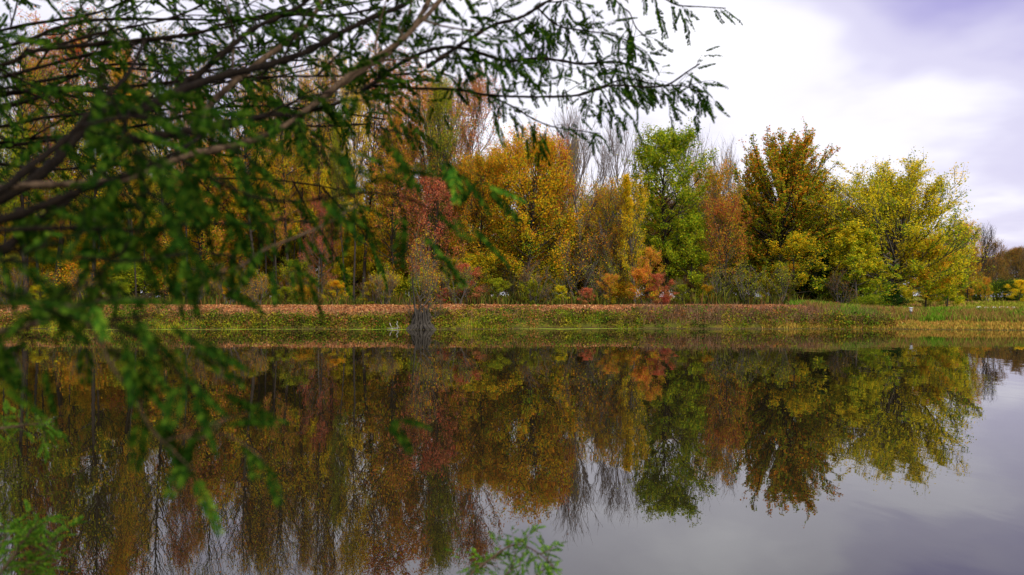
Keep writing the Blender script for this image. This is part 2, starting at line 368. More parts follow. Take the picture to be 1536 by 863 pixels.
variant('green0',90,tk=4,fork=.85,leaves=36000,lsize=.18,spread=.15,gap=.22,H=17.8,width=7.6,base=.08,nprim=56,ang=(90,24),up=.2,env=(.55,.5),sec=.5,nsec=7,ntw=5,trunk_r=.2)
variant('layered0',100,leaves=22000,lsize=.16,spread=.09,flat=.7,gap=.15,H=8,width=6.6,base=.12,nprim=26,ang=(88,50),up=.10,shape='cone',sec=.5,nsec=9,ntw=4,trunk_r=.09,twr=.009)
for i in range(3): variant(f'young{i}',110+i,leaves=11000,lsize=.15,spread=.17,flat=.3,gap=.45,H=8,width=4.6,base=.1,nprim=17,fill=(.5,1.15),ang=(85,15),up=.3,env=(.5,.45),trunk_r=.07,twr=.008,nsec=6)
for i in range(4): variant(f'shrub{i}',120+i,leaves=5000,lsize=.12,spread=.3,gap=.4,H=3.2,width=2.6,base=.05,nprim=24,ang=(80,15),up=.3,shape='oval',stems=5,trunk_r=.05,nsec=5,ntw=3,twr=.007)
variant('evergreen0',130,leaves=16000,lsize=.16,spread=.12,gap=.0,H=6,width=4.2,base=.03,nprim=44,ang=(85,30),up=.1,shape='cone',trunk_r=.1,nsec=7,ntw=3,twr=.008)
for i in range(2): variant(f'thicket{i}',140+i,leaves=1500,lsize=.12,H=5,width=3.4,base=.1,nprim=26,ang=(60,12),up=.35,shape='vase',stems=6,trunk_r=.06,nsec=5,ntw=3,twr=.012,secang=30)
VAR['oval3']=VAR['oval1']; VAR['tall3']=VAR['tall1']
TRI=sum(sum(len(x.polygons)*2 for x in v.values() if hasattr(x,'polygons')) for v in VAR.values()); print('unique tree tris',TRI)

def tree(name,kind,px,top,D,wpx,pal,label,cat='tree',group=None,bark=BARK_G,rz=None,ground=None):
    d=VAR[kind]; x=PX(px,D); gz=float(height(x,D)); H=PZ(top,D)-gz; W=wpx/FP*D
    o=bpy.data.objects.new(name,None); C.objects.link(o); o.location=(x,D,gz-.05)
    o.empty_display_size=.5
    sz=H/d['top']; sx=W/(2*d['ext']); sx=min(max(sx,sz*.45),sz*1.7)
    o.scale=(sx,sx,sz); o.rotation_euler=(0,0,rz if rz is not None else (abs(px)*1.7+D*3.1)%6.28)
    tag(o,label,cat,group)
    for part in ('trunk','branches','crown'):
        if part not in d or (part=='crown' and pal is None): continue
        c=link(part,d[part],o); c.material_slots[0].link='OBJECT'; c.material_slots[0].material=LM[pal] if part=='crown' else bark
    return o
# ================================================================== the named trees across the pond
T=[ # name, kind, px, top row, distance, width px, palette, bark, label
 ('spreading_tree','broad0',1335,222,73,228,'yellowgreen',BARK_G,'broad yellow-green tree with arching shoots, the rightmost large tree of the wood'),
 ('young_tree','layered0',1287,332,66,112,'limegreen',BARK_G,'small bright lime-yellow tree with layered boughs in front of the broad yellow-green tree'),
 ('upswept_tree','spiky0',1170,183,74,176,'spiky',BARK_D,'rust and green tree with upswept bristling shoots, left of the broad yellow-green tree'),
 ('open_tree','open2',905,262,72,104,'gold',BARK_G,'thin-leaved yellow-brown tree below the bare grey trees'),
 ('open_tree','open0',930,330,69,66,'rustgreen',BARK_G,'small rust-green tree just left of the slender yellow tree'),
 ('open_tree','open1',1052,236,77,80,'rustgreen',BARK_G,'thin rust-green tree behind the gap right of the tall green tree'),
 ('end_tree','oval0',1452,322,96,44,'rust',BARK_D,'rust-brown tree that steps down from the right end of the wood'),
 ('end_tree','open1',1490,352,118,44,'brown',BARK_D,'thin brown tree just right of the lone dark bare tree'),
 ('end_tree','open0',1524,366,126,50,'brown',BARK_D,'low brown tree at the right frame edge before the distant wood'),
 ('leafy_tree','oval1',1236,262,79,86,'greenmix',BARK_D,'green tree filling the notch behind the bristling rust tree and the broad yellow-green tree'),
 ('leafy_tree','oval0',1128,262,79,80,'olive',BARK_D,'olive tree behind the left side of the bristling rust tree'),
 ('leafy_tree','oval0',1182,226,77,140,'greenmix',BARK_D,'olive-green rounded tree directly behind the bristling rust tree, filling its crown'),
 ('young_tree','young1',1388,352,70,70,'rustgreen',BARK_D,'small rust-green tree under the right half of the broad yellow-green tree'),
 ('young_tree','young2',1420,368,78,60,'yellowgreen',BARK_D,'small yellow-green tree at the outer right foot of the broad yellow-green tree'),
 ('gold_tree','oval1',765,205,77,110,'gold',BARK_D,'golden tree directly behind the big golden-orange one, its left part showing'),
 ('leafy_tree','oval2',822,250,77,90,'olive',BARK_D,'olive tree behind the right foot of the big golden-orange one'),
 ('leafy_tree','oval2',1222,285,76,90,'greenmix',BARK_D,'dark green tree squeezed between the bristling rust tree and the broad yellow-green tree'),
 ('rust_tree','open1',1080,232,71,96,'rust',BARK_G,'thin rust-coloured tree between the tall green tree and the bristling rust tree'),
 ('salmon_tree','open2',1086,285,68,84,'redorange',BARK_D,'smaller salmon-orange tree before the foot of the bristling rust tree'),
 ('young_tree','young1',1190,345,67,86,'greenmix',BARK_D,'small green and gold tree standing left of the dark evergreen'),
 ('green_tree','green0',1000,178,71,142,'green',BARK_D,'tall fresh-green tree with ragged open top, right of the bare trees'),
 ('young_tree','young2',1034,315,69,64,'green',BARK_D,'small green tree at the lower right of the tall green tree'),
 ('slender_tree','column0',952,258,68,62,'yellow',BARK_G,'slender yellow tree just left of the tall green tree'),
 ('bare_tree','bare0',884,146,76,105,'brown',BARK_T,'tallest bare grey tree, between the orange-gold and the green trees'),
 ('bare_tree','bare1',936,168,80,84,'brown',BARK_T,'bare grey tree immediately left of the tall green tree'),
 ('bare_tree','bare2',1046,170,82,74,'brown',BARK_T,'bare twiggy tree rising behind the right shoulder of the tall green tree'),
 ('bare_tree','bare0',1090,196,84,70,'mauve',BARK_T,'bare twiggy tree rising above the thin rust-coloured tree'),
 ('poplar_tree','column1',862,198,78,40,'yellow',BARK_G,'narrow bright yellow tree poking up between the gold tree and the bare trees'),
 ('gold_tree','oval0',788,172,70,150,'gold',BARK_D,'big golden-orange tree in the middle of the wood, dense to the top'),
 ('orange_tree','oval3',832,194,73,70,'redorange',BARK_D,'red-orange tree top at the right shoulder of the big golden tree'),
 ('twiggy_tree','thicket0',905,300,70,90,'brown',BARK_G,'brown twiggy small tree under the bare grey trees'),
 ('twiggy_tree','thicket1',866,330,69,80,'rust',BARK_G,'brown twiggy small tree right of the foot of the golden tree'),
 ('pink_orange_tree','sparse0',705,76,75,100,'salmon',BARK_G,'tall thin pink-orange tree against the sky, left of the golden tree'),
 ('twiggy_tree','sparse1',640,92,77,90,'orange',BARK_G,'tall half-bare orange tree left of the tall pink-orange one'),
 ('rust_tree','oval2',720,225,71,115,'rust',BARK_D,'rust-brown rounded tree at the left shoulder of the golden tree'),
 ('red_tree','open0',652,250,69,120,'pink',BARK_D,'pinkish-red tree above the root mass on the far shore'),
 ('orange_tree','open2',590,215,72,110,'orange',BARK_D,'orange tree left of the pinkish-red one, behind the near branches'),
 ('gold_tree','tall1',545,110,73,120,'gold',BARK_D,'tall gold tree with a dark trunk left of the pinkish-red tree'),
 ('tall_tree','sparse1',590,60,79,110,'redorange',BARK_G,'tall sparse red-tipped tree behind the tall gold tree'),
 ('red_tree','open1',478,285,70,78,'pink',BARK_G,'low pink-leaved tree seen through the near branches'),
 ('tall_tree','tall0',433,62,70,105,'gold',BARK_D,'tall slim gold tree, standing just right of the tall yellow tree'),
 ('tall_tree','tall2',382,35,69,120,'gold',BARK_D,'tall golden tree with a straight thick dark trunk at the wood edge on the left'),
 ('orange_tree','oval2',300,205,71,140,'orange',BARK_D,'wide orange-gold tree under the near boughs'),
 ('tall_tree','tall3',410,75,74,95,'yellow',BARK_D,'tall yellow tree whose thin trunk stands right of the thick dark trunk'),
 ('tall_tree','tall1',250,18,70,125,'greenmix',BARK_D,'tall green tree left of the wide orange-gold tree'),
 ('tall_tree','sparse0',205,30,74,110,'salmon',BARK_D,'tall thin tree with scattered salmon leaves on the left'),
 ('tall_tree','tall3',140,-10,68,130,'greenmix',BARK_D,'tall green tree with dark trunk, second from the left edge'),
 ('tall_tree','tall0',38,10,66,120,'green',BARK_D,'leftmost tall green tree with a dark trunk'),
 ('tall_tree','sparse1',85,0,74,110,'redorange',BARK_D,'tall thin tree with scattered red leaves between the two leftmost green trees'),
 ('tall_tree','tall2',-40,-10,70,130,'greenmix',BARK_D,'tall green tree at the very left edge, mostly cut off by the frame'),
 ('tall_tree','tall1',325,40,77,110,'greenmix',BARK_D,'tall green and gold tree behind the wide orange-gold tree'),
 ('tall_tree','tall0',500,50,76,110,'salmon',BARK_D,'tall salmon tree between the slim gold and the tall gold trees'),
 ('bare_tree','bare1',670,105,80,90,'mauve',BARK_G,'bare tree between the two tall thin pink-orange trees'),
 ('dark_tree','bare2',1466,328,112,62,'rust',BARK_D,'dark bare tree with a few rusty leaves, alone right of the wood'),
 ('bronze_tree','oval0',1436,330,92,42,'brown',BARK_D,'bronze-brown tree at the right foot of the broad yellow-green tree'),
 ('orange_tree','young0',1418,392,84,46,'orange',BARK_D,'small orange tree at the end of the wood, before the hedge'),
 ('evergreen_tree','evergreen0',1243,372,69,92,'darkgreen',BARK_D,'almost black evergreen added as the shaded hollow left of the small lime-yellow tree'),  # near-black leaves stand in for the deep shade of the hollow
 ('evergreen_tree','evergreen0',1218,388,71,70,'darkgreen',BARK_D,'almost black evergreen added behind the other one to deepen the shaded hollow, next to the small green and gold tree'),  # second near-black crown, widens the shaded hollow
 ('evergreen_tree','evergreen0',1338,425,67,44,'darkgreen',BARK_D,'low dark evergreen bush at the right foot of the small lime-yellow tree'),
]
for n,k,px,top,D,wp,pal,bk,lab in T: tree(n,k,px,top,D,wp,pal,lab,bark=bk)

# back rows of the wood: nothing in the photograph tells one of these from the next
rg=np.random.RandomState(5)
back=[]
for px in range(-120,1330,34):
    q=px+rg.uniform(-12,12)
    if px<520: kind,pal,top=random.Random(px).choice([('tall0','orange'),('tall1','greenmix'),('tall2','greenmix'),('tall3','gold'),('sparse0','salmon'),('tall3','olive')])+(rg.uniform(120,230),)
    elif px<760: kind,pal,top=random.Random(px).choice([('tall0','gold'),('sparse1','orange'),('tall2','greenmix')])+(rg.uniform(170,250),)
    elif px<1120: kind,pal,top=random.Random(px).choice([('oval0','rust'),('oval1','brown'),('oval3','olive')])+(rg.uniform(270,320),)
    else: kind,pal,top=random.Random(px).choice([('oval0','olive'),('oval1','greenmix'),('oval2','rust')])+(rg.uniform(290,330),)
    D=rg.uniform(80,92); back.append((q,top,D,kind,pal))
# slim dark trunks inside the left wood
PW={'limegreen':'lime-green','orange':'orange','rust':'rust-brown','gold':'golden','olive':'olive','salmon':'salmon','greenmix':'dark green','green':'green','brown':'brown','rustgreen':'rust and green','yellowgreen':'yellow-green','yellow':'yellow','mauve':'dull purple-brown'}
for q,top,D,kind,pal in back:
    z='left' if q<520 else ('mid' if q<860 else 'right')
    tree('woodland_tree',kind,q,top,D,rg.uniform(80,115),pal,f"{PW[pal]} tree in the back rows behind the "+{'left':'tall left trees','mid':'red and golden trees','right':'tall green and bristling trees'}[z],group=f'back-row {PW[pal]} trees {z}',bark=BARK_D)
for i in range(30):
    q=rg.uniform(-60,700); D=rg.uniform(66.5,80); pal=['orange','yellow','gold','olive','salmon'][i%5]
    tree('slim_tree',['tall3','sparse0','sparse1'][i%3],q,rg.uniform(50,180),D,rg.uniform(40,60),pal,f'slim dark-stemmed {PW[pal]} tree crowded among the tall trees of the left wood',group=f'slim {PW[pal]} trees in the left wood',bark=BARK_D)
# understorey trees that close the wood below the tall crowns
for i in range(64):
    q=rg.uniform(-90,1240) if i%3==0 else rg.uniform(-90,720); D=rg.uniform(76,90); pal=['olive','gold','yellowgreen','yellow','greenmix','orange','gold','yellowgreen'][i%8]
    tree('understorey_tree',f'young{i%3}',q,rg.uniform(315,385),D,rg.uniform(80,130),pal,f'small {PW[pal]} tree standing under the tall crowns inside the wood',group=f'small {PW[pal]} trees inside the wood',bark=BARK_D)
# the wood goes on behind
for i,px in enumerate(range(-190,1420,30)):
    pal=['olive','gold','rust','greenmix','yellowgreen'][i%5]; top=rg.uniform(235,320) if px<740 else rg.uniform(330,365)
    tree('deep_wood_tree',f'oval{i%4}',px+rg.uniform(-9,9),top,rg.uniform(98,112),rg.uniform(75,110),pal,f'{PW[pal]} tree farthest back in the wood, only glimpsed between the others',group=f'farthest {PW[pal]} trees of the wood',bark=BARK_D)
# undergrowth
SH=[ # px, top, D, w, palette, label
 (975,368,65,40,'orange','tall orange-pink shrub at the wood edge below the slender yellow tree'),
 (962,398,64.2,44,'redorange','red-orange shrub just left of the tall orange-pink one'),
 (990,408,64,34,'pink','low pink shrub right of the tall orange-pink one'),
 (915,408,65,34,'orange','orange shrub with dark gap beneath it, left of the red-orange shrub'),
 (700,392,65.5,52,'pink','pinkish-red shrub at the foot of the rust-brown tree'),
 (668,430,65,30,'red','low crimson shrub left of the larger pinkish-red one'),
 (800,418,65,62,'olive','olive-green rounded shrub below the golden tree'),
 (838,426,66,52,'limegreen','yellow-green shrub right of the olive-green rounded one'),
 (880,430,65,36,'pink','low reddish shrub between the yellow-green and orange shrubs'),
 (745,415,66,50,'olive','olive shrub between the pinkish-red and the olive-green shrubs'),
 (1060,425,66,50,'rustgreen','rusty shrub under the smaller salmon-orange tree'),
 (1025,425,65,50,'olive','olive shrub at the foot of the tall green tree'),
 (1000,440,64,34,'red','very low dark red shrub right of the pink shrub'),
 (1110,428,66,56,'olive','olive-green shrub before the dark trunks under the bristling tree'),
 (1150,415,67,56,'limegreen','lime shrub between two dark trunks under the bristling tree'),
 (1180,432,66,50,'olive','olive shrub at the left foot of the black evergreens'),
 (1252,452,63,16,'red','tiny purple-red shrub before the black evergreens'),
 (1300,440,63,80,'green','deep green shrub before the small lime-yellow tree'),
 (1360,432,68,60,'yellowgreen','yellow-green shrub at the right end of the wood'),
 (1395,430,76,50,'olive','olive shrub beyond the nest box'),
 (560,420,65,60,'greenmix','dull green shrub left of the root mass'),
 (430,428,66,80,'olive','mossy green shrub right of the thick dark trunk'),
 (505,418,67,60,'gold','golden shrub between mossy green and dull green shrubs'),
 (345,405,67,70,'gold','golden shrub left of the thick dark trunk'),
 (270,415,67,80,'olive','olive shrub under the wide orange-gold tree'),
 (60,425,66,80,'limegreen','lime shrub at the foot of the leftmost trees'),
 (180,420,66,80,'green','green shrub at the foot of the second tall green tree'),
 (1448,428,100,24,'orange','bright orange shrub before the hedge'),
 (1478,413,104,18,'orange','pointed orange shrub rising over the hedge'),
 (1528,418,98,34,'yellow','yellow-green rounded bush at the right edge of the photo'),
]
for i,(px,top,D,wp,pal,lab) in enumerate(SH): tree('shrub',[f'shrub{i%4}',f'young{i%3}'][top<440],px,top,D,wp,pal,lab,'shrub',bark=BARK_D)
for i in range(34):
    q=-100+i*43+rg.uniform(-15,15)
    tree('undergrowth_shrub',f'shrub{i%4}',q,rg.uniform(395,425),rg.uniform(92,104),rg.uniform(70,100),(pal:=['brown','greenmix','olive'][i%3]),f'{PW[pal]} shrub far back among the trunks of the wood',cat='shrub',group=f'far {PW[pal]} undergrowth',bark=BARK_D)
for i in range(70):
    q=rg.uniform(-80,1330); D=rg.uniform(66.5,80)
    tree('undergrowth_shrub',[f'shrub{i%4}',f'young{i%3}'][i%2],q,rg.uniform(375,436),D,rg.uniform(50,90),(pal:=['olive','rustgreen','brown','greenmix','rust','olive','limegreen'][i%7]),f'{PW[pal]} shrub among the trunks inside the wood',cat='shrub',group=f'{PW[pal]} undergrowth inside the wood',bark=BARK_D)
for i in range(54):
    q=rg.uniform(-60,1300); D=rg.uniform(63.6,72)
    tree('brush_thicket',f'thicket{i%2}',q,rg.uniform(370,420),D,rg.uniform(50,80),(pal:=['brown','rust','olive'][i%3]),f'nearly leafless {PW[pal]} brushwood standing among the trunks',cat='brush',group=f'{PW[pal]} brushwood inside the wood',bark=BARK_G)
# hedge and far wood on the right
for i,px in enumerate(range(1396,1640,16)):
    tree('hedge_bush',f'shrub{i%4}',px+rg.uniform(-3,3),rg.uniform(413,424),108,40,['green','darkgreen','olive'][i%3],['green','blackish-green','olive'][i%3]+' bush in the row at the far end of the field',cat='bush',group=['green','blackish-green','olive'][i%3]+' bushes behind the field',bark=BARK_D)
for i in range(56):
    D=rg.uniform(150,185); q=1390+i*9.5+rg.uniform(-5,5); pal=['brown','mauve','brown'][i%3]; bare=i%3==1
    tree('far_tree',['oval1','bare2','oval3'][i%3],q,370+(q<1500)*8+rg.uniform(-7,9),D,rg.uniform(34,50),pal,('leaf-bare grey-brown' if bare else PW[pal])+' tree in the distant wood beyond the hedge',group='distant '+('bare' if bare else PW[pal])+' trees beyond the hedge',bark=BARK_G)
# ================================================================== bank vegetation
CM=colattr_mat('grass_blades'); 
def pick(rg,n,cols,wt=None): 
    c=np.array(cols); i=rg.choice(len(c),n,p=wt); return c[i]*rg.uniform(.75,1.25,(n,1))
def blades(rg,x,y,hm,wd,col,lean=.35,z=None):
    n=len(x); z=height(x,y)-.03 if z is None else z; p=np.stack([x,y,z],1); a=rg.rand(n)*6.28; s=np.stack([np.cos(a),np.sin(a),np.zeros(n)],1)*(wd*rg.uniform(.6,1.3,n))[:,None]
    l=rg.randn(n,3)*lean; l[:,2]=0; up=np.array([0,0,1.])
    m=p+(up*.55+l*.25)*hm[:,None]; t=p+(up*.9+l*.9)*hm[:,None]
    V=np.stack([p-s,p+s,m+s*.7,m-s*.7,t],1).reshape(-1,3); b=np.arange(n)*5
    g=Geo(); g.add(V,np.stack([b,b+1,b+2,b+3],1),col=col); g.order.append((np.stack([b+3,b+2,b+4],1),{'col':col})); return g
rg=np.random.RandomState(77)
# slope grass and weeds
n=64000; x=rg.uniform(-52,27,n); y=shore(x)+rg.uniform(0,1,n)**1.5*4.4+.02
pn=vnoise(x,y*1.5,.8,21); up_=vnoise(x,y,.28,71); keep_=((y-shore(x))<1.7+1.5*up_+rg.rand(n)*.9)|(rg.rand(n)<.10); keep_&=rg.rand(n)<.45+.55*sst(-.5,.5,vnoise(x,y*1.7,1.9,72)); x=x[keep_];y=y[keep_];pn=pn[keep_];n=len(x)
hm=(.12+.15*np.clip(pn,-.6,1.5))*rg.uniform(.5,1.5,n); hm*=1-.65*sst(1.8,3.4,y-shore(x))
k=(pn+rg.randn(n)*.45)
cg=pick(rg,n,[(.15,.20,.012),(.08,.14,.01),(.24,.22,.015)]); cr=pick(rg,n,[(.30,.15,.035),(.24,.09,.03),(.32,.22,.04),(.10,.06,.02)])
col=np.where((k>.35)[:,None],cg,cr); lowz=(y-shore(x)<1.0)&(rg.rand(n)<.7); col[lowz]=pick(rg,n,[(.36,.36,.02),(.26,.38,.015),(.42,.29,.03)])[lowz]
tag(link('bank_grass',build_mesh('bank_grass',blades(rg,x,y,hm,.03,col),[CM])),'mixed green and straw grass covering the far bank','grass',kind='stuff')
# broadleaf weeds
nc=1500; cx=rg.uniform(-52,26,nc); cy=shore(cx)+.15+rg.uniform(0,1,nc)*np.clip(2.3+1.9*vnoise(cx,cx*0,.28,71)+.8*rg.randn(nc),.9,5.5); per=46
px_=np.repeat(cx,per)+rg.randn(nc*per)*.28; py_=np.repeat(cy,per)+rg.randn(nc*per)*.22; hz=np.repeat(rg.uniform(.1,.75,nc)*(1-.6*sst(1.8,3.6,cy-shore(cx))),per)*rg.rand(nc*per)
pos=np.stack([px_,py_,height(px_,py_)+hz],1); cc=np.repeat(pick(rg,nc,[(.08,.15,.010),(.16,.19,.012),(.28,.23,.015),(.28,.11,.03),(.15,.09,.03),(.035,.05,.010)],[.19,.19,.14,.14,.2,.14]),per,0)*rg.uniform(.7,1.3,(nc*per,1))
gl=Geo(); V,F=leafquads(rg,pos,.13,.4); gl.add(V,F,col=cc); tag(link('bank_weeds',build_mesh('bank_weeds',gl,[CM])),'low broad-leaved weeds tangled on the far bank','weeds',kind='stuff')
# dead stems / brambles
n=5500; x=np.concatenate([rg.uniform(-52,27,2000),rg.uniform(9,26,3500)]); y=shore(x)+rg.uniform(.4,4,n); hm=rg.uniform(.4,.9,n)
tag(link('dead_stems',build_mesh('dead_stems',blades(rg,x,y,hm,.014,pick(rg,n,[(.22,.12,.07),(.28,.16,.09),(.12,.07,.045)]),.3),[CM])),'dry brown weed stems along the far bank','weeds',kind='stuff')
# fallen leaves
n=60000; x=rg.uniform(-55,30,n); y=shore(x)+.8+rg.uniform(0,1,n)**.9*8.; keep=rg.rand(n)<.25+.75*sst(1.2,3.0,y-shore(x)+.5*vnoise(x,y,.5,61)); x=x[keep];y=y[keep];n=len(x)
pos=np.stack([x,y,height(x,y)+.02+rg.rand(n)*.05],1); gl=Geo(); V,F=leafquads(rg,pos,.14,.8,.8); gl.add(V,F,col=pick(rg,n,[(.50,.21,.07),(.38,.15,.05),(.56,.30,.12),(.22,.10,.05),(.56,.38,.14)],[.26,.25,.15,.24,.1]))
tag(link('fallen_leaves',build_mesh('fallen_leaves',gl,[CM])),'pinkish-orange fallen leaves carpeting the top of the bank','leaves',kind='stuff')
# right-hand meadow
n=26000; x=rg.uniform(22,46,n); y=shore(x)+1.5+rg.uniform(0,1,n)*9; hm=rg.uniform(.35,.75,n); pn=vnoise(x,y,.5,31); col=np.where((pn+rg.randn(n)*.5>-.1)[:,None],pick(rg,n,[(.12,.27,.015),(.20,.32,.02),(.08,.19,.01)]),pick(rg,n,[(.32,.22,.05),(.28,.13,.05),(.22,.22,.03)]))
tag(link('meadow_grass',build_mesh('meadow_grass',blades(rg,x,y,hm,.03,col),[CM])),'tall green grass in the meadow at the right end of the pond','grass',kind='stuff')
n=12000; x=rg.uniform(17,46,n); y=shore(x)+rg.uniform(0,1.7,n); hm=rg.uniform(.08,.3,n)
tag(link('golden_grass',build_mesh('golden_grass',blades(rg,x,y,hm,.03,pick(rg,n,[(.52,.32,.06),(.44,.24,.05),(.34,.28,.04)])),[CM])),'golden dry grass lining the right-hand water edge','grass',kind='stuff')
n=24000; x=rg.uniform(26,100,n); y=rg.uniform(62,112,n); hm=rg.uniform(.2,.5,n); pn=vnoise(x,y,.2,41)
tag(link('field_grass',build_mesh('field_grass',blades(rg,x,y,hm,.06,np.where((pn>0)[:,None],pick(rg,n,[(.28,.28,.03),(.20,.22,.02)]),pick(rg,n,[(.36,.25,.06),(.40,.20,.08)]))),[CM])),'yellowing field grass in front of the far hedge','grass',kind='stuff')
# ferns and saplings inside the wood edge
n=26000; x=rg.uniform(-58,26,n); y=rg.uniform(64.5,72,n); hm=rg.uniform(.2,1.0,n)*np.clip(1+.8*vnoise(x,y,.7,55),.25,2.)
tag(link('wood_edge_herbs',build_mesh('wood_edge_herbs',blades(rg,x,y,hm,.04,pick(rg,n,[(.08,.11,.015),(.18,.18,.02),(.18,.09,.03),(.05,.06,.015)])),[CM])),'tall herbs and seedlings along the foot of the wood','herbs',kind='stuff')
# duckweed line
g=Geo(); xs_=np.arange(-34,12,.25); rw=.55+.5*np.clip(vnoise(xs_,xs_*0,.45,8),-1,1)+.15*rg.randn(len(xs_)); rw=np.clip(rw,.05,1.6)*sst(-34,-30,xs_)*(1-sst(6,12,xs_))
V=np.concatenate([np.stack([xs_,shore(xs_)+.25,np.full_like(xs_,.006)],1),np.stack([xs_,shore(xs_)-rw,np.full_like(xs_,.006)],1)]); m_=len(xs_); i=np.arange(m_-1)
g.add(V,np.stack([i+m_,i+m_+1,i+1,i],1))
mm=mat('duckweed'); gg=nt.nodes.new('ShaderNodeNewGeometry'); f=noise(gg.outputs['Position'],6,4,.7)
p=nt.nodes.new('ShaderNodeBsdfPrincipled'); p.inputs['Specular IOR Level'].default_value=0; p.inputs['Roughness'].default_value=.9; nt.links.new(ramp(f,[(.35,(.10,.14,.02)),(.5,(.30,.42,.03)),(.7,(.42,.50,.05))]),p.inputs['Base Color']); out(p.outputs[0])
tag(link('duckweed_mat',build_mesh('duckweed_mat',g,[mm])),'thin bright green floating weed along the far waterline','duckweed',kind='stuff')
n=9000; x=rg.uniform(-34,34,n); y=shore(x)-rg.rand(n)**2*1.3+.1; pos=np.stack([x,y,np.full(n,.012)],1); gl=Geo(); V,F=leafquads(rg,pos,.07,30,.9); gl.add(V,F,col=pick(rg,n,[(.34,.42,.04),(.30,.30,.05),(.40,.25,.08)]))
tag(link('floating_bits',build_mesh('floating_bits',gl,[CM])),'scattered leaves and weed floating by the far shore','leaves',kind='stuff')

n=700; x=rg.uniform(-40,34,n); y=14+rg.rand(n)**.6*38; pos=np.stack([x,y,np.full(n,.010)],1); gl=Geo(); V,F=leafquads(rg,pos,.06,40,.8); gl.add(V,F,col=pick(rg,n,[(.50,.30,.06),(.42,.17,.06),(.30,.24,.08)]))
tag(link('drifting_leaves',build_mesh('drifting_leaves',gl,[CM])),'single fallen leaves drifting far apart on the open pond','leaves',kind='stuff')
# ================================================================== root mass, snag, nest box, stones
sx_=PX(634,54.6); sy_=float(shore(np.array(PX(634,54.6))))-.25
root=bpy.data.objects.new('root_mass_tree',None); C.objects.link(root); root.location=(sx_,sy_,0)
tag(root,'small nearly bare multi-stemmed tree on a flared grey mass of roots at the water edge','tree')
BARK_R=bark_mat('root_bark',(.016,.013,.010),(.085,.074,.058),2.); rr=np.random.RandomState(4); g=Geo()
for i in range(110):
    a=rr.rand()*6.28; b=a+rr.uniform(-.4,.4); r1=rr.uniform(.6,1.15); r0=rr.uniform(.15,.5)*1.; hh=rr.uniform(.4,1.45)
    p=np.array([[math.cos(b)*r0*1.1,math.sin(b)*r0,hh],[math.cos(b)*r0*1.15,math.sin(b)*r0*1.1,hh*.72],[math.cos(a)*(r0+.08),math.sin(a)*(r0+.06),hh*.42],[math.cos(a)*(r0*.4+r1*.55),math.sin(a)*r1*.6,.2],[math.cos(a)*r1,math.sin(a)*r1*.8,-.12]])
    p[1:-1]+=rr.randn(3,3)*.04
    V,F=tubes(p[None],np.array([[.02,.05,.075,.085,.05]])*rr.uniform(.7,1.4),5); g.add(V,F)
link('root_flare',build_mesh('root_flare',g,[BARK_R],True),root)
g=Geo(); 
for (ox,lx,ht,r0) in ((-.55,-.10,3.9,.07),(.45,.25,3.0,.065),(-.1,.1,2.4,.05),(.2,.45,2.2,.04),(-.35,-.4,2.0,.04)):
    t=np.linspace(0,1,8)[:,None]; p=np.array([ox*.7,0,.9])+t*np.array([lx+ox*.3,.3,ht])+np.cumsum(rr.randn(8,3)*.05,0)*np.array([1,1,.2]); V,F=tubes(p[None],(r0*(1-t[:,0]*.75))[None],7); g.add(V,F)
link('trunk',build_mesh('root_trunks',g,[BARK_R],True),root)
d=VAR['thicket0']
for part,mm_ in (('branches',BARK_G),('crown',LM['rustgreen'])):
    c=link(part,d[part],root); c.scale=(.75,.75,.85); c.location=(-.05,.1,1.0); c.material_slots[0].link='OBJECT'; c.material_slots[0].material=mm_
for px_r,D_r,lab_r in ((622,54.6,'twiggy brown bush tangled over the left side of the root mass'),(650,54.75,'twiggy brown bush tangled over the right side of the root mass')):
    tree('twiggy_bush','thicket'+('0' if px_r<630 else '1'),px_r,436,D_r,44,'brown',lab_r,'bush',bark=BARK_G)
WH=bark_mat('bleached_wood',(.16,.14,.12),(.42,.39,.35)); 
sn=bpy.data.objects.new('dead_snag',None); C.objects.link(sn); sn.location=(PX(592,54),54.0,0); tag(sn,'bleached forked dead branch sticking out of the water left of the root mass','dead branch'); sn.scale=(.75,.75,.7)
for pts,rd in (([(-.45,0,.62),(-.36,0,.36),(-.22,.02,.12),(-.2,0,-.1)],.05),([(.22,0,.78),(.26,0,.62),(.16,0,.5),(.3,0,.3),(.26,0,-.1)],.06),([(-.7,.1,.1),(-.2,0,.07),(.5,.05,.14)],.05)):
    g=Geo(); P=np.array(pts,float); V,F=tubes(P[None],np.linspace(rd*.6,rd,len(P))[None],6); g.add(V,F); link('limb',build_mesh('snag_limb',g,[WH],True),sn)
def box(g,c,s):
    c=np.array(c); s=np.array(s)/2; V=[c+s*np.array(k) for k in ((-1,-1,-1),(1,-1,-1),(1,1,-1),(-1,1,-1),(-1,-1,1),(1,-1,1),(1,1,1),(-1,1,1))]
    g.add(V,[(0,3,2,1),(4,5,6,7),(0,1,5,4),(1,2,6,5),(2,3,7,6),(3,0,4,7)])
def plain(name,c,r=.6):
    m=mat(name); f=noise(None,12,3); p=nt.nodes.new('ShaderNodeBsdfPrincipled'); p.inputs['Roughness'].default_value=r
    nt.links.new(mixc(f,tuple(x*.75 for x in c),c),p.inputs['Base Color']); out(p.outputs[0]); return m
bx_=PX(1366,56); by_=56.; bz=float(height(bx_,by_))
nb_=bpy.data.objects.new('nest_box',None); C.objects.link(nb_); nb_.location=(bx_,by_,bz); tag(nb_,'small white bird nest box on a dark post in the grass','nest box')
zt=(PZ(462,56)-bz)/.72; nb_.scale=(.72,.72,.72)
